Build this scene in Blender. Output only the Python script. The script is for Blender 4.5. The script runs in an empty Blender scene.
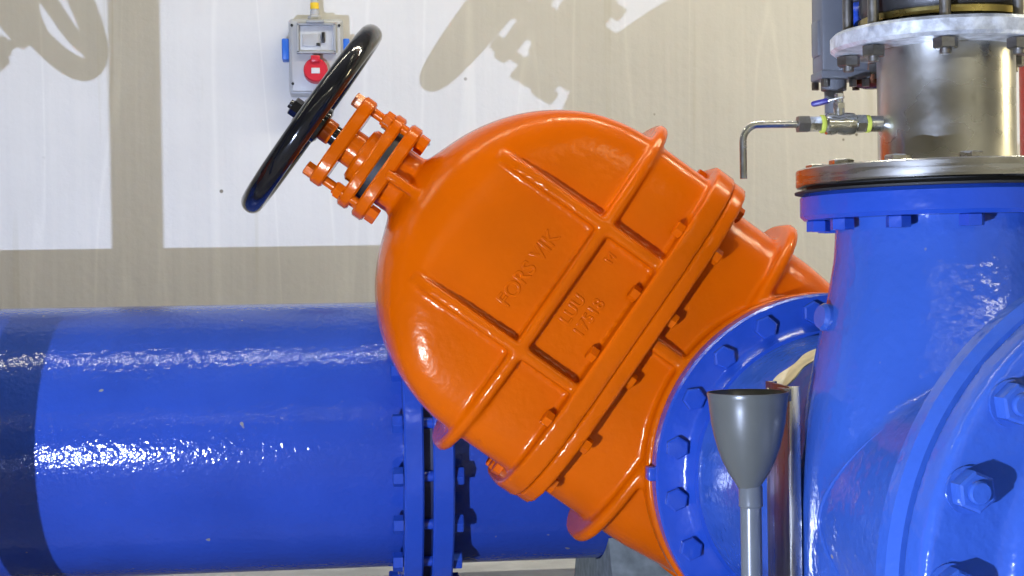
import bpy, bmesh, math, random
from mathutils import Vector, Matrix
random.seed(7)
PI = math.pi
C = bpy.context.scene.collection
SC = bpy.context.scene
R = math.radians

# ------------------------------------------------------------------ materials
def nodes(name):
    m = bpy.data.materials.new(name); m.use_nodes = True
    nt = m.node_tree; return m, nt, nt.nodes['Principled BSDF']

def coords(nt, scale=(1, 1, 1)):
    tc = nt.nodes.new('ShaderNodeTexCoord'); mp = nt.nodes.new('ShaderNodeMapping')
    mp.inputs['Scale'].default_value = scale
    nt.links.new(tc.outputs['Object'], mp.inputs['Vector'])
    return mp.outputs['Vector']

def noise(nt, vec, scale, detail=3, rough=0.5):
    n = nt.nodes.new('ShaderNodeTexNoise')
    n.inputs['Scale'].default_value = scale; n.inputs['Detail'].default_value = detail
    n.inputs['Roughness'].default_value = rough
    nt.links.new(vec, n.inputs['Vector']); return n.outputs['Fac']

def ramp(nt, fac, stops):
    r = nt.nodes.new('ShaderNodeValToRGB'); e = r.color_ramp.elements
    while len(e) < len(stops): e.new(0.5)
    for k, (p, c) in enumerate(stops):
        e[k].position = p; e[k].color = (*c, 1) if len(c) == 3 else c
    nt.links.new(fac, r.inputs['Fac']); return r.outputs['Color']

def mix(nt, fac, a, b, mode='MIX'):
    m = nt.nodes.new('ShaderNodeMix'); m.data_type = 'RGBA'; m.blend_type = mode
    for sock, val in ((m.inputs[0], fac), (m.inputs[6], a), (m.inputs[7], b)):
        if hasattr(val, 'is_linked'): nt.links.new(val, sock)
        elif isinstance(val, (int, float)): sock.default_value = val
        else: sock.default_value = (*val, 1)
    return m.outputs[2]

def bump(nt, fac, dist, strength=1.0, prev=None):
    b = nt.nodes.new('ShaderNodeBump'); b.inputs['Strength'].default_value = strength
    b.inputs['Distance'].default_value = dist
    nt.links.new(fac, b.inputs['Height'])
    if prev is not None: nt.links.new(prev, b.inputs['Normal'])
    return b.outputs['Normal']

def paint(name, col, rough=0.22, peel=0.0011, peel_scale=55, lump=0.0012, lump_scale=9, chips=None, var=0.10, coat=0.0, spec=0.5, tint=(1, 1, 1)):
    m, nt, p = nodes(name); v = coords(nt); p.inputs['Specular Tint'].default_value = (*tint, 1)
    base = ramp(nt, noise(nt, v, 5, 4), [(0.3, tuple(c*(1-var) for c in col)), (0.7, tuple(min(1, c*(1+var)) for c in col))])
    if chips:
        f = ramp(nt, noise(nt, v, 26, 2, 0.4), [(chips, (0, 0, 0)), (chips+0.02, (1, 1, 1))])
        base = mix(nt, f, base, (0.20, 0.20, 0.20))
    nt.links.new(base, p.inputs['Base Color'])
    n = bump(nt, noise(nt, v, peel_scale, 2, 0.45), peel, 1.0)
    n = bump(nt, noise(nt, v, lump_scale, 2), lump*3, 1.0, n)
    nt.links.new(n, p.inputs['Normal'])
    p.inputs['Roughness'].default_value = rough; p.inputs['Specular IOR Level'].default_value = spec
    p.inputs['Coat Weight'].default_value = coat; p.inputs['Coat Roughness'].default_value = 0.08
    return m

def metal(name, col, rough, var=0.15, scale=6, stretch=(1, 1, 1), bmp=0.0, bs=60, metallic=1.0, rvar=0.12):
    m, nt, p = nodes(name); v = coords(nt, stretch)
    f = noise(nt, v, scale, 5, 0.6)
    nt.links.new(ramp(nt, f, [(0.3, tuple(c*(1-var) for c in col)), (0.7, tuple(min(1, c*(1+var)) for c in col))]), p.inputs['Base Color'])
    rr = ramp(nt, noise(nt, v, scale*1.7, 4), [(0.3, (max(rough-rvar, .05),)*3), (0.7, (rough+rvar,)*3)])
    nt.links.new(rr, p.inputs['Roughness']); p.inputs['Metallic'].default_value = metallic
    if bmp: nt.links.new(bump(nt, noise(nt, coords(nt), bs, 3), bmp), p.inputs['Normal'])
    return m

def plain(name, col, rough=0.5, metallic=0.0, var=0.08, trans=0.0):
    m, nt, p = nodes(name); v = coords(nt)
    nt.links.new(ramp(nt, noise(nt, v, 30, 3), [(0.3, tuple(c*(1-var) for c in col)), (0.7, tuple(min(1, c*(1+var)) for c in col))]), p.inputs['Base Color'])
    p.inputs['Roughness'].default_value = rough; p.inputs['Metallic'].default_value = metallic
    p.inputs['Transmission Weight'].default_value = trans
    return m

ORANGE = paint('orange_enamel', (0.54, 0.089, 0.0002), rough=0.2, peel=0.0009, peel_scale=60, lump=0.0003, lump_scale=12, spec=0.28, tint=(1, 0.85, 0.55))
BLUE = paint('blue_enamel', (0.016, 0.060, 0.36), rough=0.2, peel=0.0015, peel_scale=42, lump=0.0006, lump_scale=10)
BLUE_PIPE = paint('blue_pipe_enamel', (0.020, 0.058, 0.33), rough=0.09, peel=0.0017, peel_scale=75, lump=0.0002, lump_scale=8, chips=0.755, spec=0.38)
BLUE_TEE = paint('light_blue_enamel', (0.030, 0.085, 0.36), rough=0.15, peel=0.0017, peel_scale=60, lump=0.0003, lump_scale=9, chips=0.775)
DARKBLUE = paint('dark_blue_gasket_paint', (0.008, 0.012, 0.045), rough=0.5)
BLACK = paint('black_gloss_enamel', (0.004, 0.004, 0.005), rough=0.10, peel=0.0004, peel_scale=60, lump=0.0004)
RUBBER = plain('black_rubber', (0.012, 0.012, 0.012), 0.6)
STEEL = metal('brushed_stainless', (0.55, 0.54, 0.50), 0.30, var=0.22, scale=4, stretch=(1, 1, 1.6), bmp=0.0002, bs=80)
STEEL_FL = metal('turned_stainless', (0.50, 0.49, 0.46), 0.26, var=0.12, scale=5, stretch=(1, 1, 14))
STEEL_BAR = metal('mill_stainless', (0.62, 0.61, 0.57), 0.24, var=0.10, scale=5, stretch=(8, 8, 1))
CHROME = metal('plated_fittings', (0.66, 0.66, 0.62), 0.22, var=0.08, scale=40, bmp=0.0002, bs=150)
TUBE = metal('stainless_tube', (0.50, 0.50, 0.49), 0.22, var=0.08, scale=20)
GALV = metal('galvanised_zinc', (0.62, 0.65, 0.69), 0.48, var=0.38, scale=45, bmp=0.0012, bs=70, rvar=0.2, metallic=0.55)
BOLT = metal('weathered_bolt_steel', (0.24, 0.23, 0.21), 0.42, var=0.25, scale=40)
BOLT_BRIGHT = metal('bright_bolt_steel', (0.62, 0.60, 0.56), 0.28, var=0.15, scale=40)
GREY_BOX = plain('grey_enamel_box', (0.115, 0.122, 0.135), 0.38, var=0.06)
BRONZE = metal('brown_bronze', (0.10, 0.045, 0.025), 0.3, var=0.2, scale=20)
OLIVE = metal('brass_ring', (0.42, 0.34, 0.12), 0.32, var=0.3, scale=25)
DARKMET = metal('dark_disc_body', (0.045, 0.045, 0.045), 0.4, var=0.3, scale=20, metallic=0.6)
PVC = plain('grey_pvc', (0.084, 0.088, 0.078), 0.3, var=0.03)
PVC_PIPE = plain('grey_pvc_pipe', (0.12, 0.13, 0.135), 0.28, var=0.03)
TAPE = plain('yellow_thread_sealant', (0.50, 0.56, 0.08), 0.5)
STEEL_DARK_REFL = metal('stainless_dark_reflection', (0.20, 0.20, 0.19), 0.38, var=0.2, scale=6, stretch=(1, 8, 1))  # shiny stainless of the post side, dark reflections put into its colour
GRIP = plain('violet_blue_lever_grip', (0.035, 0.03, 0.22), 0.4)
PLASTIC = plain('pale_grey_plastic', (0.40, 0.40, 0.40), 0.4, var=0.02)
PLASTIC_D = plain('mid_grey_plastic', (0.30, 0.31, 0.32), 0.45, var=0.02)
PLASTIC_W = plain('white_plastic', (0.58, 0.58, 0.58), 0.4, var=0.02)
REDP = plain('red_plastic', (0.52, 0.012, 0.03), 0.35, var=0.05)
BLUEP = plain('blue_plastic', (0.015, 0.13, 0.55), 0.4, var=0.05)
YELLOWP = plain('yellow_plastic', (0.75, 0.50, 0.02), 0.5)
BLACKP = plain('black_plastic', (0.01, 0.01, 0.01), 0.4)
REDPIPE = paint('red_pipe_enamel', (0.55, 0.03, 0.006), rough=0.3)
BAREPAINT = plain('bare_cream_primer', (0.62, 0.56, 0.36), 0.55, var=0.25)
PLINTH = plain('grey_green_concrete', (0.20, 0.22, 0.20), 0.85, var=0.3)
GLASS, _nt, _p = nodes('clear_cover'); _p.inputs['Base Color'].default_value = (.9, .93, .95, 1)
_p.inputs['Transmission Weight'].default_value = 1; _p.inputs['Roughness'].default_value = .05; _p.inputs['IOR'].default_value = 1.15; _p.inputs['Alpha'].default_value = 0.15

def wall_mat():
    m, nt, p = nodes('painted_concrete_wall'); v = coords(nt)
    base = ramp(nt, noise(nt, v, 2.2, 5, 0.6), [(0.3, (0.60, 0.59, 0.57)), (0.7, (0.66, 0.65, 0.63))])
    drips = ramp(nt, noise(nt, coords(nt, (9, 1, 0.35)), 2.0, 2, 0.4), [(0.66, (1, 1, 1)), (0.70, (0.93, 0.92, 0.88)), (0.72, (1.0, 1.0, 1.0))])
    base = mix(nt, 1.0, base, drips, 'MULTIPLY')
    runs = ramp(nt, noise(nt, coords(nt, (3.6, 1, 0.22)), 1.6, 2, 0.35), [(0.485, (1, 1, 1)), (0.50, (1.07, 1.07, 1.06)), (0.512, (1, 1, 1))])
    base = mix(nt, 1.0, base, runs, 'MULTIPLY')
    vo = nt.nodes.new('ShaderNodeTexVoronoi'); vo.inputs['Scale'].default_value = 7.5
    nt.links.new(v, vo.inputs['Vector'])
    pits = ramp(nt, vo.outputs['Distance'], [(0.03, (1, 1, 1)), (0.05, (0, 0, 0))])
    sel = ramp(nt, noise(nt, v, 3.1, 1), [(0.44, (0, 0, 0)), (0.50, (1, 1, 1))])
    pf = mix(nt, 1.0, pits, sel, 'MULTIPLY')
    base = mix(nt, pf, base, (0.22, 0.20, 0.16))
    nt.links.new(base, p.inputs['Base Color']); p.inputs['Roughness'].default_value = 0.75
    p.inputs['Specular IOR Level'].default_value = 0.25
    n = bump(nt, noise(nt, v, 40, 4, 0.6), 0.0012)
    n = bump(nt, noise(nt, coords(nt, (9, 1, 0.35)), 2.0, 2, 0.4), 0.010, 0.5, n)
    nt.links.new(n, p.inputs['Normal']); return m
WALL = wall_mat()

def floor_mat():
    m, nt, p = nodes('concrete_floor'); v = coords(nt)
    base = ramp(nt, noise(nt, v, 5, 6, 0.65), [(0.3, (0.40, 0.40, 0.41)), (0.7, (0.64, 0.64, 0.65))])
    nt.links.new(base, p.inputs['Base Color']); p.inputs['Roughness'].default_value = 0.7
    nt.links.new(bump(nt, noise(nt, v, 60, 4), 0.002), p.inputs['Normal']); return m
FLOOR = floor_mat()
CEIL = plain('ceiling_concrete', (0.42, 0.41, 0.38), 0.85)
SIDE = plain('side_wall_plaster', (0.42, 0.41, 0.38), 0.85)

# ------------------------------------------------------------------ mesh helpers
I4 = Matrix.Identity(4)
def T(x, y, z): return Matrix.Translation((x, y, z))
def frame(origin, zdir, xhint=(0, 0, 1)):
    z = Vector(zdir).normalized(); x = Vector(xhint); x = (x - z*x.dot(z))
    if x.length < 1e-5: x = Vector((1, 0, 0)) - z*z.x
    x.normalize(); y = z.cross(x)
    m = Matrix((x, y, z)).transposed().to_4x4(); m.translation = Vector(origin); return m

def loft(bm, rings, cap=True):
    vs = [[bm.verts.new(p) for p in r] for r in rings]; n = len(vs[0])
    for a, b in zip(vs, vs[1:]):
        for i in range(n):
            j = (i+1) % n; bm.faces.new((a[i], a[j], b[j], b[i]))
    if cap:
        bm.faces.new(list(reversed(vs[0]))); bm.faces.new(vs[-1])
    return vs

def lathe(bm, prof, M=I4, n=64, cap=True):
    """closed solid of revolution about local z; prof = [(radius, height)]"""
    loft(bm, [[M @ Vector((r*math.cos(2*PI*i/n), r*math.sin(2*PI*i/n), h)) for i in range(n)] for r, h in prof], cap)

def ring_solid(bm, prof, M=I4, n=64):
    """revolve a closed profile that does not touch the axis"""
    vs = [[bm.verts.new(M @ Vector((r*math.cos(2*PI*i/n), r*math.sin(2*PI*i/n), h))) for r, h in prof] for i in range(n)]
    k = len(prof)
    for i in range(n):
        a, b = vs[i], vs[(i+1) % n]
        for j in range(k):
            jj = (j+1) % k; bm.faces.new((a[j], b[j], b[jj], a[jj]))

def disc(bm, r, h0, h1, M=I4, n=72, ch=0.003, r0=None):
    if r0: ring_solid(bm, [(r0, h0), (r-ch, h0), (r, h0+ch), (r, h1-ch), (r-ch, h1), (r0, h1)], M, n)
    else: lathe(bm, [(r-ch, h0), (r, h0+ch), (r, h1-ch), (r-ch, h1)], M, n)

def tube(bm, pts, r, n=12, cap=True):
    pts = [Vector(p) for p in pts]; rings = []
    rr = r if isinstance(r, (list, tuple)) else [r]*len(pts)
    up = None
    for i, p in enumerate(pts):
        d = (pts[min(i+1, len(pts)-1)] - pts[max(i-1, 0)]).normalized()
        if up is None:
            up = Vector((0, 0, 1)) if abs(d.z) < 0.9 else Vector((1, 0, 0))
        x = (up - d*up.dot(d)).normalized(); up = x; y = d.cross(x)
        rings.append([p + (x*math.cos(2*PI*k/n) + y*math.sin(2*PI*k/n))*rr[i] for k in range(n)])
    loft(bm, rings, cap)

def box(bm, x0, x1, y0, y1, z0, z1, M=I4, bev=0.0):
    r = bmesh.ops.create_cube(bm, size=1.0)
    S = Matrix.Diagonal((x1-x0, y1-y0, z1-z0, 1))
    bmesh.ops.transform(bm, matrix=M @ T((x0+x1)/2, (y0+y1)/2, (z0+z1)/2) @ S, verts=r['verts'])
    if bev:
        es = list({e for v in r['verts'] for e in v.link_edges})
        bmesh.ops.bevel(bm, geom=es, offset=bev, segments=2, profile=0.5, affect='EDGES')

def hexa(bm, M, r, h0, h1, ch=0.15, rot=0.0):
    """hexagonal prism with chamfered top, r = across-corner radius"""
    def ring(rad, h): return [M @ Vector((rad*math.cos(PI*k/3+rot), rad*math.sin(PI*k/3+rot), h)) for k in range(6)]
    c = r*ch
    loft(bm, [ring(r, h0), ring(r, h1-c*0.6), ring(r-c, h1)])

def sup(W, D, n, N=64):
    out = []
    for i in range(N):
        a = 2*PI*i/N; c, s = math.cos(a), math.sin(a)
        out.append((math.copysign(abs(c)**(2/n), c)*W, math.copysign(abs(s)**(2/n), s)*D))
    return out

def finish(bm, name, mat, angle=32, smooth=True):
    bmesh.ops.recalc_face_normals(bm, faces=bm.faces[:])
    me = bpy.data.meshes.new(name); bm.to_mesh(me); bm.free()
    me.materials.append(mat)
    if smooth:
        me.polygons.foreach_set('use_smooth', [True]*len(me.polygons))
        me.set_sharp_from_angle(angle=R(angle))
    return me

def link(name, me, parent=None, M=I4):
    """mesh is given in the frame M of its top-level thing"""
    o = bpy.data.objects.new(name, me); C.objects.link(o)
    if parent is not None: o.parent = parent
    o.matrix_local = M
    return o

def thing(name, loc, label, cat, group=None):
    o = bpy.data.objects.new(name, None); C.objects.link(o); o.empty_display_size = 0.1
    o.location = loc; o['label'] = label; o['category'] = cat
    if group: o['group'] = group
    return o

def part(name, bm, mat, parent, root=None, angle=32, label=None):
    """bm in world coordinates -> child mesh of parent; root gives the thing's origin"""
    root = root or parent
    bm.transform(Matrix.Translation(-root.location))
    o = link(name, finish(bm, name, mat, angle), parent)
    if label: o['label'] = label
    return o

def cast(name, bm, mat, parent, root=None, voxel=0.007, smooth=4, label=None):
    """as part(), but fused and softened like a casting"""
    root = root or parent
    bmesh.ops.recalc_face_normals(bm, faces=bm.faces[:])
    bm.transform(Matrix.Translation(-root.location))
    me = bpy.data.meshes.new('raw'); bm.to_mesh(me); bm.free()
    tmp = bpy.data.objects.new('raw', me); C.objects.link(tmp)
    md = tmp.modifiers.new('r', 'REMESH'); md.mode = 'VOXEL'; md.voxel_size = voxel; md.use_smooth_shade = True
    ms = tmp.modifiers.new('s', 'SMOOTH'); ms.iterations = smooth; ms.factor = 0.5
    dg = bpy.context.evaluated_depsgraph_get(); dg.update()
    out = bpy.data.meshes.new_from_object(tmp.evaluated_get(dg)); out.name = name
    bpy.data.objects.remove(tmp); bpy.data.meshes.remove(me)
    out.materials.clear(); out.materials.append(mat)
    out.polygons.foreach_set('use_smooth', [True]*len(out.polygons))
    o = link(name, out, parent)
    if label: o['label'] = label
    return o

def bolt_mesh(name, mat, r, h0, h1, head=0.016, nut=0.0, hr=None, stud_top=0.0, washer=0.0, stud_bot=0.0):
    """along local z: shank h0..h1, head on top of h1, nut under h0"""
    bm = bmesh.new(); hr = hr or r*1.85
    lathe(bm, [(r*0.9, h0-nut-stud_bot), (r, h0-nut-stud_bot+r*0.15), (r, h1+head*0.5+stud_top), (r*0.85, h1+head*0.5+stud_top+r*0.2)], n=16)
    if washer: lathe(bm, [(hr*1.18, h1), (hr*1.18, h1+washer)], n=20)
    if head: hexa(bm, I4, hr, h1+washer, h1+washer+head, rot=0.3)
    if nut:
        hexa(bm, Matrix.Rotation(PI, 4, 'X') @ T(0, 0, -2*h0), hr, h0, h0+nut, rot=0.2)
    return finish(bm, name, mat, 30)

def bolts(name, me, parent, root, centre, axis, rad, n, phase=0.0, xhint=(0, 0, 1), skip=()):
    out = []
    F = frame(centre, axis, xhint)
    for k in range(n):
        if k in skip: continue
        a = 2*PI*k/n + phase
        M = F @ T(rad*math.cos(a), rad*math.sin(a), 0) @ Matrix.Rotation(random.uniform(0, 1), 4, 'Z')
        o = link(name, me, parent, T(*(-root.location)) @ M); out.append(o)
    return out

def copy_tree(o, parent=None):
    c = o.copy(); C.objects.link(c)
    if parent is not None:
        c.parent = parent
    for ch in list(o.children): copy_tree(ch, c)
    return c

# ------------------------------------------------------------------ the setting
FZ = -0.82; WY = 4.38; CZ = 2.75; X0, X1, Y0 = -5.0, 4.2, -5.0
def struct(name, bm, mat):
    o = link(name, finish(bm, name, mat, smooth=False)); o['kind'] = 'structure'; return o
for name, b, mat in (('wall_back', (X0, X1, WY, WY+0.2, FZ, CZ), WALL), ('wall_left', (X0-0.2, X0, Y0, WY, FZ, CZ), SIDE),
                     ('wall_right', (X1, X1+0.2, Y0, WY, FZ, CZ), SIDE), ('wall_front', (X0, X1, Y0-0.2, Y0, FZ, CZ), SIDE),
                     ('floor', (X0, X1, Y0, WY, FZ-0.2, FZ), FLOOR), ('ceiling', (X0, X1, Y0, WY, CZ, CZ+0.2), CEIL)):
    bm = bmesh.new(); box(bm, *b); struct(name, bm, mat)

# ------------------------------------------------------------------ orange gate valve
VO = Vector((0.894, 2.95, -0.378))
ANG = R(36)
vx = Vector((math.sin(ANG), 0, math.cos(ANG))); vu = Vector((-math.cos(ANG), 0, math.sin(ANG)))
MV = Matrix((vx, vu, Vector((0, -1, 0)))).transposed().to_4x4(); MV.translation = VO   # local x across, y up the stem, z to the viewer
valve = thing('gate_valve', VO, 'big glossy orange gate valve tilted up to the left, with black handwheel and cast lettering', 'valve')

def vring(u, W, D, n, N=72):
    return [MV @ Vector((x, u, z)) for x, z in sup(W, D, n, N)]
def smax(a, b, k):
    h = max(k-abs(a-b), 0)/k; return max(a, b) + h*h*k*0.25

def dome(u):
    t = min(max((u-0.60)/0.342, 0), 1)
    W = 0.340*math.sqrt(max(1-t**2.05, 0)); D = 0.190*max(1-t**4.6, 0)**0.40
    if u > 0.84:
        k = min((u-0.84)/0.05, 1)
        W = smax(W, 0.064, 0.055*k+1e-5) if W > 0.001 or k else W
        D = smax(D, 0.064, 0.055*k+1e-5)
        W = max(W, 0.064); D = max(D, 0.064)
    return W, D
bm = bmesh.new()
us = [0.437+0.02*i for i in range(20)] + [0.825+0.0065*i for i in range(27)]
rings = []
for u in us:
    W, D = dome(u); e = 7.0 if u < 0.74 else 7.0-min((u-0.74)/0.20, 1)*5.0
    rings.append(vring(u, W, D, e))
loft(bm, rings)
# flange, raised ring rib, long ribs, gusset
def slab(u0, u1, W, D, n, ed=0.007):
    loft(bm, [vring(u0, W-ed, D-ed, n), vring(u0+ed, W, D, n), vring(u1-ed, W, D, n), vring(u1, W-ed, D-ed, n)])
slab(0.4355, 0.477, 0.376, 0.238, 3.9, 0.002)
slab(0.590, 0.615, 0.384, 0.225, 3.3)
def rib(poly, x, w):
    """outline in (u, z) swept across x"""
    a = [bm.verts.new(MV @ Vector((x-w/2, u, z))) for u, z in poly]
    b = [bm.verts.new(MV @ Vector((x+w/2, u, z))) for u, z in poly]
    n = len(poly); bm.faces.new(a); bm.faces.new(list(reversed(b)))
    for i in range(n):
        j = (i+1) % n; bm.faces.new((a[j], a[i], b[i], b[j]))
for sx in (-0.142, 0.136):
    for sz in (1, -1):
        rib([(0.45, sz*0.10), (0.45, sz*0.224), (0.62, sz*0.224), (0.74, sz*0.216), (0.80, sz*0.202), (0.838, sz*0.176), (0.838, sz*0.10)], sx, 0.022)
for sz in (1, -1):
    rib([(0.99, sz*0.03), (0.99, sz*0.092), (0.955, sz*0.098), (0.905, sz*0.128), (0.86, sz*0.158), (0.83, sz*0.155), (0.83, sz*0.03)], -0.008, 0.018)
bonnet = cast('bonnet', bm, ORANGE, valve, voxel=0.0046, smooth=2)

bm = bmesh.new()
def bodyW(u):
    W = 0.335 if u > 0.2 else 0.335-0.03*min((0.2-u)/0.3, 1)
    if u < -0.05: W = 0.31*math.sqrt(max(1-((u+0.05)/0.31)**2, 0.004))
    return W
us = [-0.355+0.012*i for i in range(12)] + [-0.2+0.03*i for i in range(22)]
us = [u for u in us if u < 0.43] + [0.435]
loft(bm, [vring(u, bodyW(u), 0.182 if u > 0.1 else 0.17*min(1, 0.35+0.65*(bodyW(u)/0.31)), 3.0) for u in us])
slab(0.406, 0.4355, 0.372, 0.236, 3.9, 0.002)
slab(0.262, 0.287, 0.379, 0.200, 2.9)
for sz in (1, -1):
    rib([(0.41, sz*0.10), (0.41, sz*0.212), (0.26, sz*0.200), (0.20, sz*0.17), (0.20, sz*0.10)], 0.012, 0.024)
# flow nozzles and end flanges
for sz in (1, -1):
    Mz = MV @ (I4 if sz > 0 else Matrix.Rotation(PI, 4, 'Y'))
    lathe(bm, [(0.26, 0.05), (0.265, 0.15), (0.28, 0.172)], Mz, 72)
    disc(bm, 0.336, 0.168, 0.212, Mz, 96, 0.004)
body = cast('valve_body', bm, ORANGE, valve, voxel=0.0052, smooth=2)

# body-flange bolts (axis along the stem)
fb = bolt_mesh('flange_bolt', ORANGE, 0.0115, 0.406, 0.478, head=0.016, nut=0.016, hr=0.0155)
def vput(name, me, x, z, parent, spin=0.0):
    M = MV @ T(x, 0, z) @ Matrix.Rotation(-PI/2, 4, 'X') @ Matrix.Rotation(spin, 4, 'Z')
    return link(name, me, parent, T(*(-VO)) @ M)
for sz in (1, -1):
    for x in (-0.215, -0.0695, 0.0675, 0.213): vput('flange_bolt', fb, x, sz*0.206, valve, random.random())
    for x, z in ((-0.346, 0.055), (-0.346, 0.0), (0.346, 0.055), (-0.312, 0.150), (0.312, 0.150)):
        vput('flange_bolt', fb, x, sz*z if z else -0.055 if sz > 0 else 0.0, valve, random.random())

# stuffing box: three plates, gland, studs
def vlathe(prof, mat, name, parent=None, n=32, x=0.0, z=0.0):
    b = bmesh.new()
    lathe(b, prof, MV @ T(x, 0, z) @ Matrix.Rotation(-PI/2, 4, 'X'), n)
    return part(name, b, mat, parent or valve, valve)
def plate(name, u0, u1, W, D):
    b = bmesh.new(); ed = 0.004
    loft(b, [vring(u0, W-ed, D-ed, 3.0, 48), vring(u0+ed, W, D, 3.0, 48), vring(u1-ed, W, D, 3.0, 48), vring(u1, W-ed, D-ed, 3.0, 48)])
    return part(name, b, ORANGE, valve)
plate('neck_flange', 0.977, 1.003, 0.107, 0.085)
plate('gland_flange', 1.014, 1.038, 0.106, 0.072)
plate('yoke_plate', 1.080, 1.107, 0.100, 0.050)
vlathe([(0.078, 1.002), (0.078, 1.015)], RUBBER, 'packing_shade_disc')  # black packing disc, widened to stand in for shadow between the plates
vlathe([(0.058, 1.030), (0.058, 1.050), (0.052, 1.056), (0.037, 1.058), (0.037, 1.085)], ORANGE, 'gland')
vlathe([(0.0205, 1.10), (0.0205, 1.126)], BLACK, 'stem_seal')
stem = vlathe([(0.023, 1.118), (0.024, 1.122), (0.024, 1.16)], ORANGE, 'stem')
ys = bolt_mesh('yoke_stud', ORANGE, 0.0095, 1.032, 1.107, head=0.018, nut=0.0, hr=0.0148)
yn = bmesh.new(); hexa(yn, I4, 0.0148, 1.037, 1.058); yn = finish(yn, 'nut', ORANGE)
gb = bolt_mesh('gland_bolt', ORANGE, 0.0095, 0.976, 1.038, head=0.016, nut=0.020, hr=0.0148)
for x in (-0.082, 0.082):
    s = vput('yoke_stud', ys, x, 0.0, valve, 0.4)
    link('nut', yn, s)
    for z in (-0.045, 0.045): vput('gland_bolt', gb, x*1.02, z, valve, 0.2+x)

# handwheel
def wheel_parts(root):
    b = bmesh.new(); Mw = MV @ T(0.001, 1.169, 0) @ Matrix.Rotation(R(2.8), 4, 'X') @ Matrix.Rotation(-PI/2, 4, 'X')
    ring_solid(b, [(0.1985+0.0220*math.cos(2*PI*k/20), 0.0220*math.sin(2*PI*k/20)) for k in range(20)], Mw, 96)
    rim = part('handwheel', b, BLACK, root, valve, label='black glossy handwheel')
    b = bmesh.new(); lathe(b, [(0.030, -0.030), (0.038, -0.026), (0.042, 0.0), (0.036, 0.026), (0.028, 0.030)], Mw, 32)
    part('hub', b, BLACK, rim, valve)
    for k in range(5):
        a = 2*PI*k/5+0.5; pts = []
        for q in range(9):
            t = q/8; rr = 0.03+0.155*t; aa = a + 0.28*math.sin(PI*t)
            pts.append(Mw @ Vector((rr*math.cos(aa), rr*math.sin(aa), 0.004*math.sin(PI*t))))
        b = bmesh.new(); tube(b, pts, [0.016-0.003*q/8 for q in range(9)], 12); part('spoke', b, BLACK, rim, valve)
    b = bmesh.new(); hexa(b, Mw, 0.019, 0.028, 0.046); lathe(b, [(0.009, 0.03), (0.009, 0.052)], Mw, 16)
    part('hub_nut', b, BLACK, rim, valve)
    return rim
wheel_parts(valve)

# raised cast lettering
def lettering(txt, x, u, z, size, ext, spacing=1.0, tilt=0.0, name='lettering'):
    cu = bpy.data.curves.new('txt', 'FONT'); cu.body = txt; cu.size = size; cu.extrude = ext; cu.bevel_depth = 0.0009
    cu.bevel_resolution = 2; cu.align_x = 'CENTER'; cu.align_y = 'CENTER'; cu.space_character = spacing
    t = bpy.data.objects.new('txt', cu); C.objects.link(t)
    dg = bpy.context.evaluated_depsgraph_get(); dg.update()
    me = bpy.data.meshes.new_from_object(t.evaluated_get(dg)); bpy.data.objects.remove(t); bpy.data.curves.remove(cu)
    me.name = name; me.materials.clear(); me.materials.append(ORANGE)
    o = link(name, me, bonnet, T(*(-VO)) @ MV @ T(x, u, z) @ Matrix.Rotation(tilt, 4, 'Z')); return o
lettering('FORS VIK', -0.008, 0.672, 0.1900, 0.040, 0.0016, 1.0, -0.03)
lettering('LUU', -0.022, 0.560, 0.1900, 0.031, 0.0013, 1.05)
lettering('17518', -0.018, 0.526, 0.1900, 0.031, 0.0013, 1.05)
lettering('M', 0.097, 0.557, 0.1900, 0.024, 0.0010)

# second identical valve, just beyond the left edge: only its shadow reaches the picture
v2 = copy_tree(valve)
v2.rotation_euler = (0, 0, PI); v2.location = (-1.885, 2.95, -0.352)
v2['label'] = 'second orange gate valve on the left, whose open wheel shadow falls on the wall'

# ------------------------------------------------------------------ rear blue pipe run
PY, PZ, PR = 3.60, -0.374, 0.314
Mx = frame((0, PY, PZ), (1, 0, 0))
pipe = thing('water_pipe', (-0.9, PY, PZ), 'long glossy blue horizontal water pipe on the left, lying before the wall', 'pipe')
bm = bmesh.new(); lathe(bm, [(PR, -1.50), (PR, -0.5), (PR, 0.14)], Mx, 128); part('pipe_shell', bm, BLUE_PIPE, pipe)
def pflange(thing_, x0, x1, name='flange', r=0.405):
    b = bmesh.new(); lathe(b, [(PR-0.02, x0), (r-0.004, x0), (r, x0+0.004), (r, x1-0.004), (r-0.004, x1), (PR-0.02, x1)], Mx, 128)
    return part(name, b, BLUE, thing_)
pflange(pipe, 0.128, 0.170)
b = bmesh.new(); lathe(b, [(0.362, 0.168), (0.362, 0.192)], Mx, 96); part('gasket', b, DARKBLUE, pipe, label='dark gasket in the flange gap')
pb = bolt_mesh('bolt', BLUE, 0.012, 0.126, 0.238, head=0.020, nut=0.022, hr=0.0215)
bolts('bolt', pb, pipe, pipe, (0, PY, PZ), (1, 0, 0), 0.368, 20, R(9))
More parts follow.
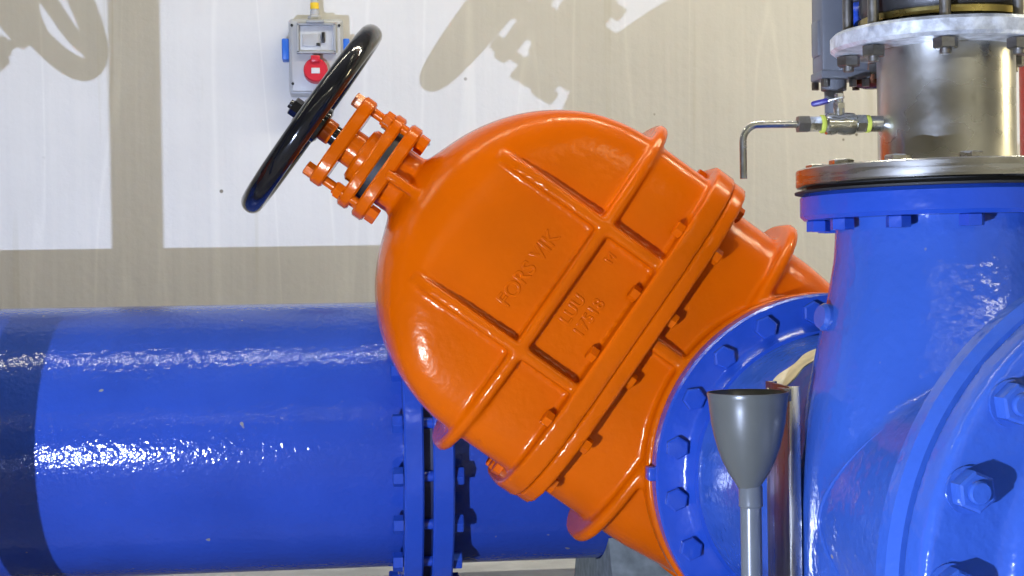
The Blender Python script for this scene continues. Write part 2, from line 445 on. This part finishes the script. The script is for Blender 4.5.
# left-hand flange pair of the same pipe, out of view
pflange(pipe, -1.50, -1.455)
rear = thing('pipe_tee', (0.901, PY, PZ), 'blue rear pipe tee right of the bolted joint, running on behind the orange valve', 'pipe')
bm = bmesh.new()
lathe(bm, [(PR-0.002, 0.19), (PR-0.002, 1.75)], Mx, 128)
lathe(bm, [(0.26, -0.02), (0.26, 0.435)], frame((0.901, PY, PZ), (0, -1, 0)), 96)
cast('tee_body', bm, BLUE_PIPE, rear, voxel=0.011, smooth=4)
pflange(rear, 0.190, 0.236)
b = bmesh.new(); disc(b, 0.336, 0.395, 0.435, frame((0.901, PY, PZ), (0, -1, 0)), 96)
part('branch_flange', b, BLUE, rear)
vb = bolt_mesh('bolt', BLUE, 0.0125, -0.04, 0.045, head=0.018, nut=0.02, hr=0.021)
bolts('bolt', vb, rear, rear, (0.901, 3.165, PZ), (0, -1, 0), 0.302, 20, R(9))
# stub and flange to the left of the long pipe
stub = thing('pipe_stub', (-1.9, PY, PZ), 'blue pipe run beyond the left end flange of the long pipe', 'pipe')
bm = bmesh.new(); lathe(bm, [(PR, -3.3), (PR, -1.52)], Mx, 96); part('pipe_shell', bm, BLUE_PIPE, stub)
b = bmesh.new(); lathe(b, [(PR-0.02, -1.55), (0.405, -1.55), (0.405, -1.503), (PR-0.02, -1.503)], Mx, 96); part('flange', b, BLUE, stub)

def saddle(name, label, x0, x1, y0, y1, yc, zc, r, axis='x'):
    """concrete cradle under a round pipe"""
    b = bmesh.new(); th = [R(a) for a in range(-40, 41, 8)]
    prof = [(y0-0.05, FZ), (yc-r*math.sin(R(42)), zc-r*math.cos(R(42)))]
    prof += [(yc+(r+0.001)*math.sin(t), zc-(r+0.001)*math.cos(t)) for t in th]
    prof += [(yc+r*math.sin(R(42)), zc-r*math.cos(R(42))), (y1+0.05, FZ)]
    A = []; B = []
    for p, z in prof:
        A.append(b.verts.new((x0, p, z) if axis == 'x' else (p, x0, z))); B.append(b.verts.new((x1, p, z) if axis == 'x' else (p, x1, z)))
    n = len(prof); b.faces.new(A); b.faces.new(list(reversed(B)))
    for i in range(n):
        j = (i+1) % n; b.faces.new((A[i], B[i], B[j], A[j]))
    o = link(name, finish(b, name, PLINTH, 20)); o['label'] = label; o['category'] = 'support'; return o
saddle('pipe_saddle', 'grey green concrete saddle under the rear blue pipe, low behind the valve', 0.60, 0.76, 3.32, 3.88, PY, PZ, PR)
saddle('pipe_saddle', 'grey concrete saddle carrying the long blue pipe at its left end', -1.35, -1.15, 3.32, 3.88, PY, PZ, PR)
saddle('pipe_saddle', 'grey concrete saddle under the blue pipe beyond the left flange', -2.6, -2.4, 3.32, 3.88, PY, PZ, PR)

# ------------------------------------------------------------------ front blue tee
TD = Vector((0.12, -1, 0)).normalized(); TS = Vector((-TD.y, TD.x, 0)) * 1.0   # run direction toward the viewer; sideways right
FA = Vector((0.901, 2.69, -0.378))
def tp(s): return FA + TD*s
B = Vector((0.942, 2.25, -0.378))
tee = thing('blue_tee', (B.x, B.y, FZ), 'big blue bell shaped pipe tee on the right, between the orange valve and steel spool', 'pipe fitting')
Mt = frame(FA, TD)
# valve-side flange stays square to the valve
b = bmesh.new(); M0 = frame((0.901, 2.735, -0.378), (0, -1, 0))
lathe(b, [(0.25, 0), (0.331, 0), (0.335, 0.004), (0.335, 0.040), (0.331, 0.045), (0.285, 0.045), (0.276, 0.050), (0.268, 0.062), (0.25, 0.062)], M0, 128)
fl = part('valve_side_flange', b, BLUE, tee)
b = bmesh.new(); box(b, -0.013, 0.013, 0.330, 0.348, 0.006, 0.040, M0 @ Matrix.Rotation(R(-1.5), 4, 'Z'), 0.004); part('lug', b, BLUE, fl, tee)
vb2 = bolt_mesh('bolt', BLUE, 0.0125, -0.048, 0.045, head=0.015, nut=0.02, hr=0.0215)
bolts('bolt', vb2, tee, tee, (0.901, 2.735, -0.378), (0, -1, 0), 0.302, 20, R(7))
bm = bmesh.new()
lathe(bm, [(0.262, -0.03), (0.262, 0.20), (0.262, 0.225), (0.250, 0.27), (0.235, 0.34), (0.228, 0.42), (0.228, 0.5)], Mt, 128)
lathe(bm, [(0.232, -0.30), (0.236, -0.25), (0.239, -0.17), (0.240, -0.06), (0.236, 0.06), (0.222, 0.17), (0.201, 0.265), (0.186, 0.33), (0.175, 0.39), (0.171, 0.45), (0.172, 0.485)], T(B.x, B.y, B.z), 128)
side = Vector((TD.y, -TD.x, 0)).normalized()
if side.x > 0: side = -side
ax0 = FA + TD*((B-FA).dot(TD)); off = (B-ax0).dot(side)
RR = 0.238
lathe(bm, [(RR, 0.36), (RR, 0.80)], T(*(side*off)) @ Mt, 128)
lathe(bm, [(0.22, 0.60), (0.236, 0.74), (0.262, 0.85), (0.295, 0.94), (0.31, 0.955)], Mt, 128)
tb = cast('tee_body', bm, BLUE_TEE, tee, voxel=0.0085, smooth=9)
# bare ring where the paint is missing
b = bmesh.new(); rows = []
for k in range(40):
    a = R(6 + 56*k/39); w = 0.034*(0.35+0.65*math.sin(PI*min(max(k/39, 0.04), 0.96)))*(1+0.25*math.sin(k*0.55))
    row = []
    for s in (0.19-w, 0.19, 0.19+w*0.8):
        for rr in (0.2595, 0.2637):
            row.append(b.verts.new(Mt @ Vector((rr*math.cos(a), rr*math.sin(a), s))))
    rows.append(row)
order = (0, 1, 3, 5, 4, 2)
for p, q in zip(rows, rows[1:]):
    for i in range(6):
        j = (i+1) % 6; b.faces.new((p[order[i]], p[order[j]], q[order[j]], q[order[i]]))
b.faces.new([rows[0][i] for i in order]); b.faces.new([rows[-1][i] for i in reversed(order)])
part('bare_band', b, BAREPAINT, tee, label='cream band where the blue paint is missing')
b = bmesh.new(); lathe(b, [(0.021, -0.03), (0.0215, 0.010), (0.017, 0.017)], frame((0.752, 2.258, -0.074), (-0.97, -0.2, 0.1)), 24)
part('plug', b, BLUE_TEE, tee)
def rb(h):
    P = [(-0.30, 0.232), (-0.25, 0.236), (-0.17, 0.239), (-0.06, 0.240), (0.06, 0.236), (0.17, 0.222), (0.265, 0.201)]
    for (a, p), (c, q) in zip(P, P[1:]):
        if a <= h <= c: return p + (q-p)*(h-a)/(c-a)
    return 0.22
seam = []
for k in range(51):
    h = -0.225 + 0.38*k/50; w = math.sqrt(max(RR**2-h*h, 0)); f2 = rb(h)**2-w*w
    p = ax0 + side*(w+off) + TD*(math.sqrt(h*h+0.05**2)-0.015) + Vector((0, 0, h))
    seam.append(p)
b = bmesh.new(); tube(b, seam, [0.0048*min(1, 0.12+k/12, 0.12+(50-k)/22) for k in range(51)], 10); part('weld_seam', b, BLUE_TEE, tee)

# top flange with bolts coming from the steel flange above
SZ0, SZ1 = 0.1295, 0.157
b = bmesh.new(); disc(b, 0.226, 0.078, 0.119, T(B.x, B.y, 0), 96, 0.006); part('top_flange', b, BLUE, tee)
b = bmesh.new(); tube(b, [(0.9985, 2.091, 0.078), (0.9985, 2.084, 0.03), (0.9995, 2.0785, -0.03), (1.0005, 2.071, -0.085)], [0.002, 0.0025, 0.003, 0.002], 8)
part('paint_run', b, BLUE_TEE, tee)
# front flange
FS = 1.037; FRr = 0.387
b = bmesh.new(); lathe(b, [(0.25, 0.935), (0.388, 0.935), (0.396, 0.943), (0.396, 0.966), (0.386, 0.980), (0.25, 0.980)], Mt, 160); part('front_flange', b, BLUE_TEE, tee)
cover = thing('counter_flange', tp(FS), 'blue counter flange with big nuts, nearest the viewer at lower right', 'pipe flange')
b = bmesh.new()
lathe(b, [(0.20, 0.984), (0.378, 0.984), (FRr, 0.992), (FRr, 1.026), (0.382, FS-0.001), (0.378, FS), (0.295, FS), (0.280, FS+0.008), (0.270, FS+0.03), (0.264, FS+0.10), (0.262, FS+0.40), (0.2, FS+0.40)], Mt, 160)
cast('flange_plate', b, BLUE_TEE, cover, voxel=0.0055, smooth=2)
b = bmesh.new(); lathe(b, [(0.360, 0.978), (0.360, 0.988)], Mt, 96); part('gasket', b, DARKBLUE, cover)
fs = bmesh.new()
lathe(fs, [(0.013, 0.90), (0.0135, 0.905), (0.0135, FS+0.030), (0.0115, FS+0.033)], n=24)
lathe(fs, [(0.027, FS), (0.027, FS+0.004)], n=32)
hexa(fs, I4, 0.0240, FS+0.004, FS+0.026, ch=0.14); hexa(fs, I4, 0.0240, 0.912, 0.935)
fs = finish(fs, 'stud_and_nut', BLUE_TEE, 30)
bolts('stud_and_nut', fs, cover, cover, FA, TD, 0.354, 20, R(14.8))
def pedestal(name, label, x, y, rtop, z):
    bb = bmesh.new(); lathe(bb, [(0.16, FZ), (0.16, FZ+0.015), (0.06, FZ+0.016), (0.06, z)], T(x, y, 0), 32)
    o = link(name, finish(bb, name, PLINTH)); o['label'] = label; o['category'] = 'support'; return o
pedestal('support_foot', 'grey steel foot under the blue tee, hidden low on the right', B.x, B.y, 0.1, -0.677)

# ------------------------------------------------------------------ stainless spool on the tee
spool = thing('steel_spool', (B.x, B.y, SZ0), 'stained stainless steel pipe spool standing on the blue tee flange', 'pipe')
PRs = 0.1045
b = bmesh.new(); lathe(b, [(PRs, SZ0+0.002), (PRs, 0.33), (PRs, 0.366)], T(B.x, B.y, 0), 96); shell = part('pipe_shell', b, STEEL, spool)
b = bmesh.new(); disc(b, 0.232, SZ0, SZ1, T(B.x, B.y, 0), 128, 0.002); part('lower_flange', b, STEEL_FL, spool, label='turned stainless flange')
b = bmesh.new(); lathe(b, [(0.228, 0.119), (0.234, 0.1195), (0.234, 0.1225), (0.215, 0.1235), (0.215, 0.1296)], T(B.x, B.y, 0), 96); part('gasket', b, RUBBER, spool, label='black rubber gasket')
b = bmesh.new(); lathe(b, [(PRs, SZ1-0.001), (PRs+0.006, SZ1), (PRs, SZ1+0.006)], T(B.x, B.y, 0), 64); part('weld', b, STEEL, spool)
b = bmesh.new(); lathe(b, [(0.169, 0.339), (0.1755, 0.344), (0.1755, 0.362), (0.170, 0.3675)], T(B.x, B.y, 0), 96); part('backing_flange', b, GALV, spool, label='mottled galvanised backing flange')
sb = bolt_mesh('bolt', BOLT_BRIGHT, 0.010, 0.150, SZ1, head=0.0095, nut=0, hr=0.0185)
for o in bolts('bolt', sb, spool, spool, (B.x, B.y, 0), (0, 0, 1), 0.198, 12, R(-103), xhint=(1, 0, 0)):
    pass
bn = bmesh.new(); lathe(bn, [(0.010, 0.060), (0.010, 0.12)], n=16); hexa(bn, I4, 0.0185, 0.0605, 0.078); bn = finish(bn, 'nut', BLUE)
bolts('nut', bn, tee, tee, (B.x, B.y, 0), (0, 0, 1), 0.198, 12, R(-103), xhint=(1, 0, 0))
gn = bolt_mesh('stud', BOLT, 0.0085, 0.337, 0.47, head=0.014, nut=0.0155, hr=0.0185, stud_bot=0.008)

# ------------------------------------------------------------------ butterfly valve with gearbox above the spool
bfv = thing('butterfly_valve', (B.x, B.y, 0.365), 'dark wafer butterfly valve above the galvanised flange, with grey gearbox', 'valve')
b = bmesh.new(); lathe(b, [(0.132, 0.3675), (0.132, 0.376)], T(B.x, B.y, 0), 64); part('seat_ring', b, RUBBER, bfv)
b = bmesh.new(); lathe(b, [(0.124, 0.376), (0.132, 0.378), (0.132, 0.388), (0.122, 0.392)], T(B.x, B.y, 0), 64); part('brass_ring', b, OLIVE, bfv, label='brass coloured ring')
b = bmesh.new(); lathe(b, [(0.124, 0.390), (0.13, 0.40), (0.13, 0.455), (0.124, 0.463)], T(B.x, B.y, 0), 64); part('wafer_body', b, DARKMET, bfv)
b = bmesh.new(); disc(b, 0.1775, 0.464, 0.492, T(B.x, B.y, 0), 96, 0.004); part('upper_flange', b, GALV, bfv)
b = bmesh.new(); lathe(b, [(PRs, 0.49), (PRs, 2.2)], T(B.x, B.y, 0), 64); part('riser', b, STEEL, bfv)
bolts('stud', gn, bfv, bfv, (B.x, B.y, 0), (0, 0, 1), 0.1475, 8, R(-67.5), xhint=(1, 0, 0))
b = bmesh.new(); lathe(b, [(0.021, 0.0), (0.021, 0.07)], frame((0.885, 2.335, 0.418), (-0.6, 0.8, 0)), 32); part('shaft_neck', b, BLUE, bfv, label='blue shaft neck')
b = bmesh.new()
box(b, 0.789, 0.868, 2.385, 2.442, 0.324, 0.62, bev=0.006)
box(b, 0.787, 0.870, 2.383, 2.444, 0.314, 0.328, bev=0.003)
gear = part('gearbox', b, GREY_BOX, bfv, label='grey gearbox housing')
b = bmesh.new(); box(b, 0.785, 0.797, 2.395, 2.432, 0.352, 0.412, bev=0.004); part('side_panel', b, GREY_BOX, gear, bfv)
b = bmesh.new(); lathe(b, [(0.0155, 0.250), (0.0155, 0.295), (0.021, 0.297), (0.021, 0.313)], T(0.816, 2.41, 0), 32); part('shaft_stub', b, GREY_BOX, gear, bfv)
bs = bmesh.new(); hexa(bs, I4, 0.0065, 0.301, 0.3135); bs = finish(bs, 'screw', BOLT)
for x, y in ((0.794, 2.390), (0.864, 2.390), (0.794, 2.438), (0.864, 2.438), (0.842, 2.390)):
    link('screw', bs, gear, T(*(-bfv.location)) @ T(x, y, 0))
b = bmesh.new(); lathe(b, [(0.012, -0.034), (0.030, -0.028), (0.037, -0.010), (0.037, 0.02), (0.034, 0.05)], frame((0.884, 2.42, 0.335), (0, 0, 1)), 32)
part('shaft_housing', b, BRONZE, gear, bfv, label='brown bronze shaft housing')
b = bmesh.new(); box(b, 0.85, 0.89, 2.40, 2.44, 0.37, 0.45); part('mount_bracket', b, GREY_BOX, gear, bfv)

# ------------------------------------------------------------------ sampling valve with bent tube
ZS, YS = 0.2255, 2.25
samp = thing('sampling_valve', (0.79, YS, ZS), 'small plated ball valve with bent drip tube on the steel spool', 'valve')
MX = frame((0, YS, ZS), (1, 0, 0))
def xl(name, prof, mat, n=28, par=None, label=None):
    b = bmesh.new(); lathe(b, prof, MX, n); return part(name, b, mat, par or samp, samp, label=label)
def xh(name, r, x0, x1, mat):
    b = bmesh.new(); hexa(b, MX, r, x0, x1, rot=0.5); return part(name, b, mat, samp)
xl('nipple', [(0.0125, 0.812), (0.0125, 0.845)], TUBE)
xl('sealant', [(0.0125, 0.8115), (0.0137, 0.8125), (0.0137, 0.8175), (0.0125, 0.8185)], TAPE, label='yellow thread sealant')
xh('end_hex', 0.0150, 0.795, 0.812, CHROME)
xl('valve_body', [(0.012, 0.745), (0.0165, 0.749), (0.0172, 0.758), (0.015, 0.766), (0.0175, 0.776), (0.0175, 0.786), (0.0165, 0.793), (0.012, 0.798)], CHROME)
xl('sealant', [(0.0125, 0.7395), (0.0142, 0.7405), (0.0142, 0.7450), (0.0125, 0.746)], TAPE, label='yellow thread sealant')
xh('adapter', 0.0125, 0.7215, 0.740, CHROME)
xh('compression_nut', 0.0135, 0.7035, 0.722, BOLT)
b = bmesh.new(); pts = [(0.715, YS, ZS), (0.70, YS, ZS), (0.66, YS, ZS)]
for k in range(1, 9):
    a = PI/2*k/8; pts.append((0.643-0.026*math.sin(a), YS, ZS-0.026*(1-math.cos(a))))
pts += [(0.617, YS, 0.17), (0.617, YS, 0.142)]
tube(b, pts, 0.0056, 16); part('drip_tube', b, TUBE, samp)
b = bmesh.new(); lathe(b, [(0.0085, ZS+0.012), (0.0085, ZS+0.024), (0.006, ZS+0.025), (0.006, ZS+0.046)], T(0.770, YS, 0), 20)
hexa(b, T(0.770, YS, 0), 0.0095, ZS+0.024, ZS+0.033); hexa(b, T(0.770, YS, 0), 0.0075, ZS+0.040, ZS+0.047); part('valve_stem', b, CHROME, samp)
lv = bmesh.new(); Ml = T(0.770, YS, ZS+0.040) @ Matrix.Rotation(R(150), 4, 'Z') @ Matrix.Rotation(R(10), 4, 'Y')
box(lv, -0.008, 0.030, -0.006, 0.006, -0.0015, 0.0015, Ml, 0.0006); lev = part('lever', lv, CHROME, samp)
lv = bmesh.new(); box(lv, 0.016, 0.043, -0.0085, 0.0085, -0.004, 0.004, Ml, 0.003); part('lever_grip', lv, GRIP, lev, samp, label='violet blue lever grip')

# ------------------------------------------------------------------ funnel, drain pipe and channel post
FX, FY = 0.609, 2.215
fun = thing('drain_funnel', (FX, FY, FZ), 'grey plastic drain funnel on a grey standpipe, in front of the blue flange', 'funnel')
prof = [(0.0611, -0.1827), (0.0617, -0.1861), (0.0603, -0.1907), (0.0582, -0.2078), (0.0560, -0.2284), (0.0520, -0.2478), (0.0463, -0.2695), (0.0394, -0.2878), (0.0303, -0.3061), (0.0211, -0.3198), (0.0166, -0.3278)]
inner = [(r-0.0028, z+0.002) for r, z in reversed(prof)]
b = bmesh.new(); ring_solid(b, prof + inner[0:-1] + [(0.0588, -0.1827)], T(FX, FY, 0), 64); part('funnel_cup', b, PVC, fun)
b = bmesh.new(); lathe(b, [(0.0162, -0.3230), (0.0180, -0.3266), (0.0180, -0.3529), (0.0185, -0.3552), (0.0154, -0.3586)], T(FX+0.0023, FY, 0), 40); part('collar', b, PVC_PIPE, fun)
b = bmesh.new(); lathe(b, [(0.0160, -0.3426), (0.0160, FZ)], T(FX+0.0023, FY, 0), 40); part('drain_pipe', b, PVC_PIPE, fun)
post = thing('channel_post', (0.690, 2.30, FZ), 'upright stainless channel post standing right beside the grey funnel', 'post')
b = bmesh.new(); zt = -0.1782
box(b, 0.6812, 0.6983, 2.2406, 2.2452, FZ, zt, bev=0.001)
box(b, 0.6812, 0.6983, 2.3617, 2.3662, FZ, zt, bev=0.001)
part('channel', b, STEEL_BAR, post)
b = bmesh.new(); box(b, 0.6801, 0.6846, 2.2440, 2.3662, FZ, zt, bev=0.001); part('side_plate', b, STEEL_DARK_REFL, post, label='stainless side plate, its dark reflections put into the colour')
b = bmesh.new()
box(b, 0.668, 0.6804, 2.225, 2.262, -0.1995, -0.181, bev=0.001)
part('funnel_clip', b, BOLT, post)
for y in (2.28, 2.345):
    b = bmesh.new(); lathe(b, [(0.0045, 0), (0.0045, 0.0045)], frame((0.6803, y, -0.192), (-1, 0, 0)), 16); part('screw', b, BOLT, post)

# ------------------------------------------------------------------ socket box on the wall
BY = WY-0.10
sk = thing('socket_box', (-0.06, WY, 0.52), 'grey wall socket box with red outlet and clear breaker cover, behind the handwheel', 'socket box')
b = bmesh.new(); box(b, -0.136, 0.018, BY+0.02, WY+0.001, 0.522, 0.736, bev=0.008)
box(b, -0.130, 0.012, BY+0.008, BY+0.03, 0.528, 0.730, bev=0.006); hs = part('housing', b, PLASTIC, sk)
b = bmesh.new(); box(b, -0.108, -0.008, BY+0.004, BY+0.014, 0.640, 0.716, bev=0.002); part('breaker_panel', b, PLASTIC_W, sk)
b = bmesh.new(); box(b, -0.097, -0.045, BY-0.001, BY+0.006, 0.655, 0.690, bev=0.002); part('breaker', b, PLASTIC, sk)
b = bmesh.new(); box(b, -0.043, -0.034, BY-0.006, BY+0.006, 0.665, 0.694, bev=0.001); part('breaker_toggle', b, BLACKP, sk)
b = bmesh.new(); box(b, -0.058, -0.048, BY-0.004, BY+0.004, 0.656, 0.664, bev=0.001); part('test_button', b, BLACKP, sk)
b = bmesh.new()
for bx in ((-0.113, -0.003, 0.713, 0.720), (-0.113, -0.003, 0.634, 0.641), (-0.113, -0.106, 0.636, 0.718), (-0.010, -0.003, 0.636, 0.718)):
    box(b, bx[0], bx[1], BY-0.010, BY+0.012, bx[2], bx[3], bev=0.001)
fr = part('cover_frame', b, PLASTIC_D, sk)
b = bmesh.new(); box(b, -0.107, -0.009, BY-0.010, BY-0.007, 0.640, 0.714); part('clear_cover', b, GLASS, fr, sk)
b = bmesh.new(); box(b, -0.085, -0.035, BY-0.018, BY-0.006, 0.719, 0.727, bev=0.002); part('cover_latch', b, PLASTIC_D, sk)
b = bmesh.new(); Ms = frame((-0.061, BY+0.012, 0.583), (0, -1, 0.10))
lathe(b, [(0.034, 0), (0.034, 0.030), (0.031, 0.034)], Ms, 40); out = part('red_outlet', b, REDP, sk, label='round red outlet with hinged lid')
b = bmesh.new(); box(b, -0.074, -0.048, BY-0.028, BY+0.01, 0.607, 0.626, bev=0.003); part('lid_hinge', b, REDP, out, sk)
b = bmesh.new(); box(b, -0.073, -0.049, BY-0.0245, BY-0.02, 0.575, 0.591, bev=0.001); part('outlet_tag', b, PLASTIC_W, out, sk, label='white tag')
for x0, x1 in ((-0.156, -0.135), (0.017, 0.036)):
    b = bmesh.new(); box(b, x0, x1, BY+0.025, WY-0.02, 0.620, 0.682, bev=0.005); part('side_outlet', b, BLUEP, sk, label='blue side outlet')
for x, z in ((-0.126, 0.715), (0.007, 0.715), (-0.126, 0.55), (0.007, 0.55)):
    b = bmesh.new(); lathe(b, [(0.004, 0), (0.004, 0.004)], frame((x, BY+0.009, z), (0, -1, 0)), 12); part('cover_screw', b, BLACKP, sk)
b = bmesh.new(); lathe(b, [(0.017, 0.735), (0.017, 0.748), (0.013, 0.752), (0.013, 0.764)], T(-0.062, BY+0.05, 0), 24); hexa(b, T(-0.062, BY+0.05, 0), 0.020, 0.738, 0.750); part('cable_gland', b, PLASTIC, sk)
cab = bmesh.new(); tube(cab, [(-0.062, BY+0.05, 0.762), (-0.062, BY+0.055, 0.85), (-0.062, WY-0.012, 0.95), (-0.062, WY-0.012, CZ)], 0.011, 14)
co = link('power_cable', finish(cab, 'power_cable', PLASTIC)); co['label'] = 'pale cable rising from the socket box up the wall'; co['category'] = 'cable'
b = bmesh.new(); lathe(b, [(0.0125, 0.768), (0.0125, 0.786)], T(-0.062, BY+0.051, 0), 16)
part('cable_tag', b, YELLOWP, co, label='yellow cable tag')

# ------------------------------------------------------------------ other upright pipes
red = thing('red_pipe', (1.335, 2.7, FZ), 'upright red pipe at the right edge behind the steel spool', 'pipe')
b = bmesh.new(); lathe(b, [(0.055, FZ), (0.055, CZ)], T(1.335, 2.7, 0), 48); part('pipe_shell', b, REDPIPE, red)
b = bmesh.new(); lathe(b, [(0.056, 0.425), (0.062, 0.428), (0.062, 0.452), (0.056, 0.455)], T(1.335, 2.7, 0), 48); part('clamp', b, CHROME, red)
up = thing('standing_pipe', (-0.804, 2.5, FZ), 'upright blue standing pipe beyond the left edge, throwing the straight shadow', 'pipe')
b = bmesh.new(); lathe(b, [(0.0405, FZ), (0.0405, CZ)], T(-0.804, 2.5, 0), 40); part('pipe_shell', b, BLUE, up)

# ------------------------------------------------------------------ lights
def area(name, loc, sx, sy, power, col, rot=(0, 0, 0), spread=180):
    l = bpy.data.lights.new(name, 'AREA'); l.shape = 'RECTANGLE'; l.size = sx; l.size_y = sy; l.energy = power; l.color = col
    l.spread = R(spread)
    o = bpy.data.objects.new(name, l); C.objects.link(o); o.location = loc; o.rotation_euler = rot; return o
WARM = (1.0, 0.96, 0.76)
for x, pw, pr in ((-2.6, 12, 11), (-0.8, 15, 11), (1.0, 38, 18), (2.8, 48, 72)):
    area('assumed_ceiling_tube', (x, 2.78, 2.35), 1.55, 0.03, pw, WARM)  # unseen tubes, assumed from the bright strip along the blue pipe
    area('assumed_ceiling_tube', (x, -3.0, 2.35), 1.55, 0.05, pr, WARM)  # unseen rear tubes, assumed from the fainter pipe and tee highlights
area('assumed_wall_lamp', (4.1, 2.3, 0.8), 0.5, 0.3, 22, (1.0, 0.86, 0.50), (0, R(90), 0))  # unseen lamp, assumed; added for yellow highlight on steel and warmer right side
fl = bpy.data.lights.new('assumed_flood_lamp', 'SPOT'); fl.energy = 580; fl.color = (0.585, 0.695, 1.0)  # unseen lamp, its place assumed from the cast shadows
fl.spot_size = R(120); fl.spot_blend = 0.3; fl.shadow_soft_size = 0.008
fo = bpy.data.objects.new('assumed_flood_lamp', fl); C.objects.link(fo); fo.location = (-1.093, 0.125, -0.71)
fo.rotation_euler = (Vector((-0.1, 4.0, 0.15)) - fo.location).to_track_quat('-Z', 'Y').to_euler()
w = bpy.data.worlds.new('World'); SC.world = w; w.use_nodes = True
w.node_tree.nodes['Background'].inputs[0].default_value = (0.02, 0.02, 0.02, 1)

# ------------------------------------------------------------------ camera
yaw, pitch, roll = R(6.5), R(-0.5), R(0.9)
fwd = Vector((math.sin(yaw)*math.cos(pitch), math.cos(yaw)*math.cos(pitch), math.sin(pitch)))
r0 = Vector((math.cos(yaw), -math.sin(yaw), 0)); u0 = r0.cross(fwd)
rt = r0*math.cos(roll) - u0*math.sin(roll); upv = r0*math.sin(roll) + u0*math.cos(roll)
cam = bpy.data.cameras.new('Camera'); co = bpy.data.objects.new('Camera', cam); C.objects.link(co)
cam.sensor_width = 36; cam.lens = 36*1500/1024; cam.clip_start = 0.05
co.matrix_world = Matrix((rt, upv, -fwd)).transposed().to_4x4()
SC.camera = co
SC.view_settings.view_transform = 'Standard'; SC.view_settings.look = 'None'
SC.view_settings.exposure = 0.0; SC.view_settings.gamma = 1.0; SC.view_settings.use_curve_mapping = False
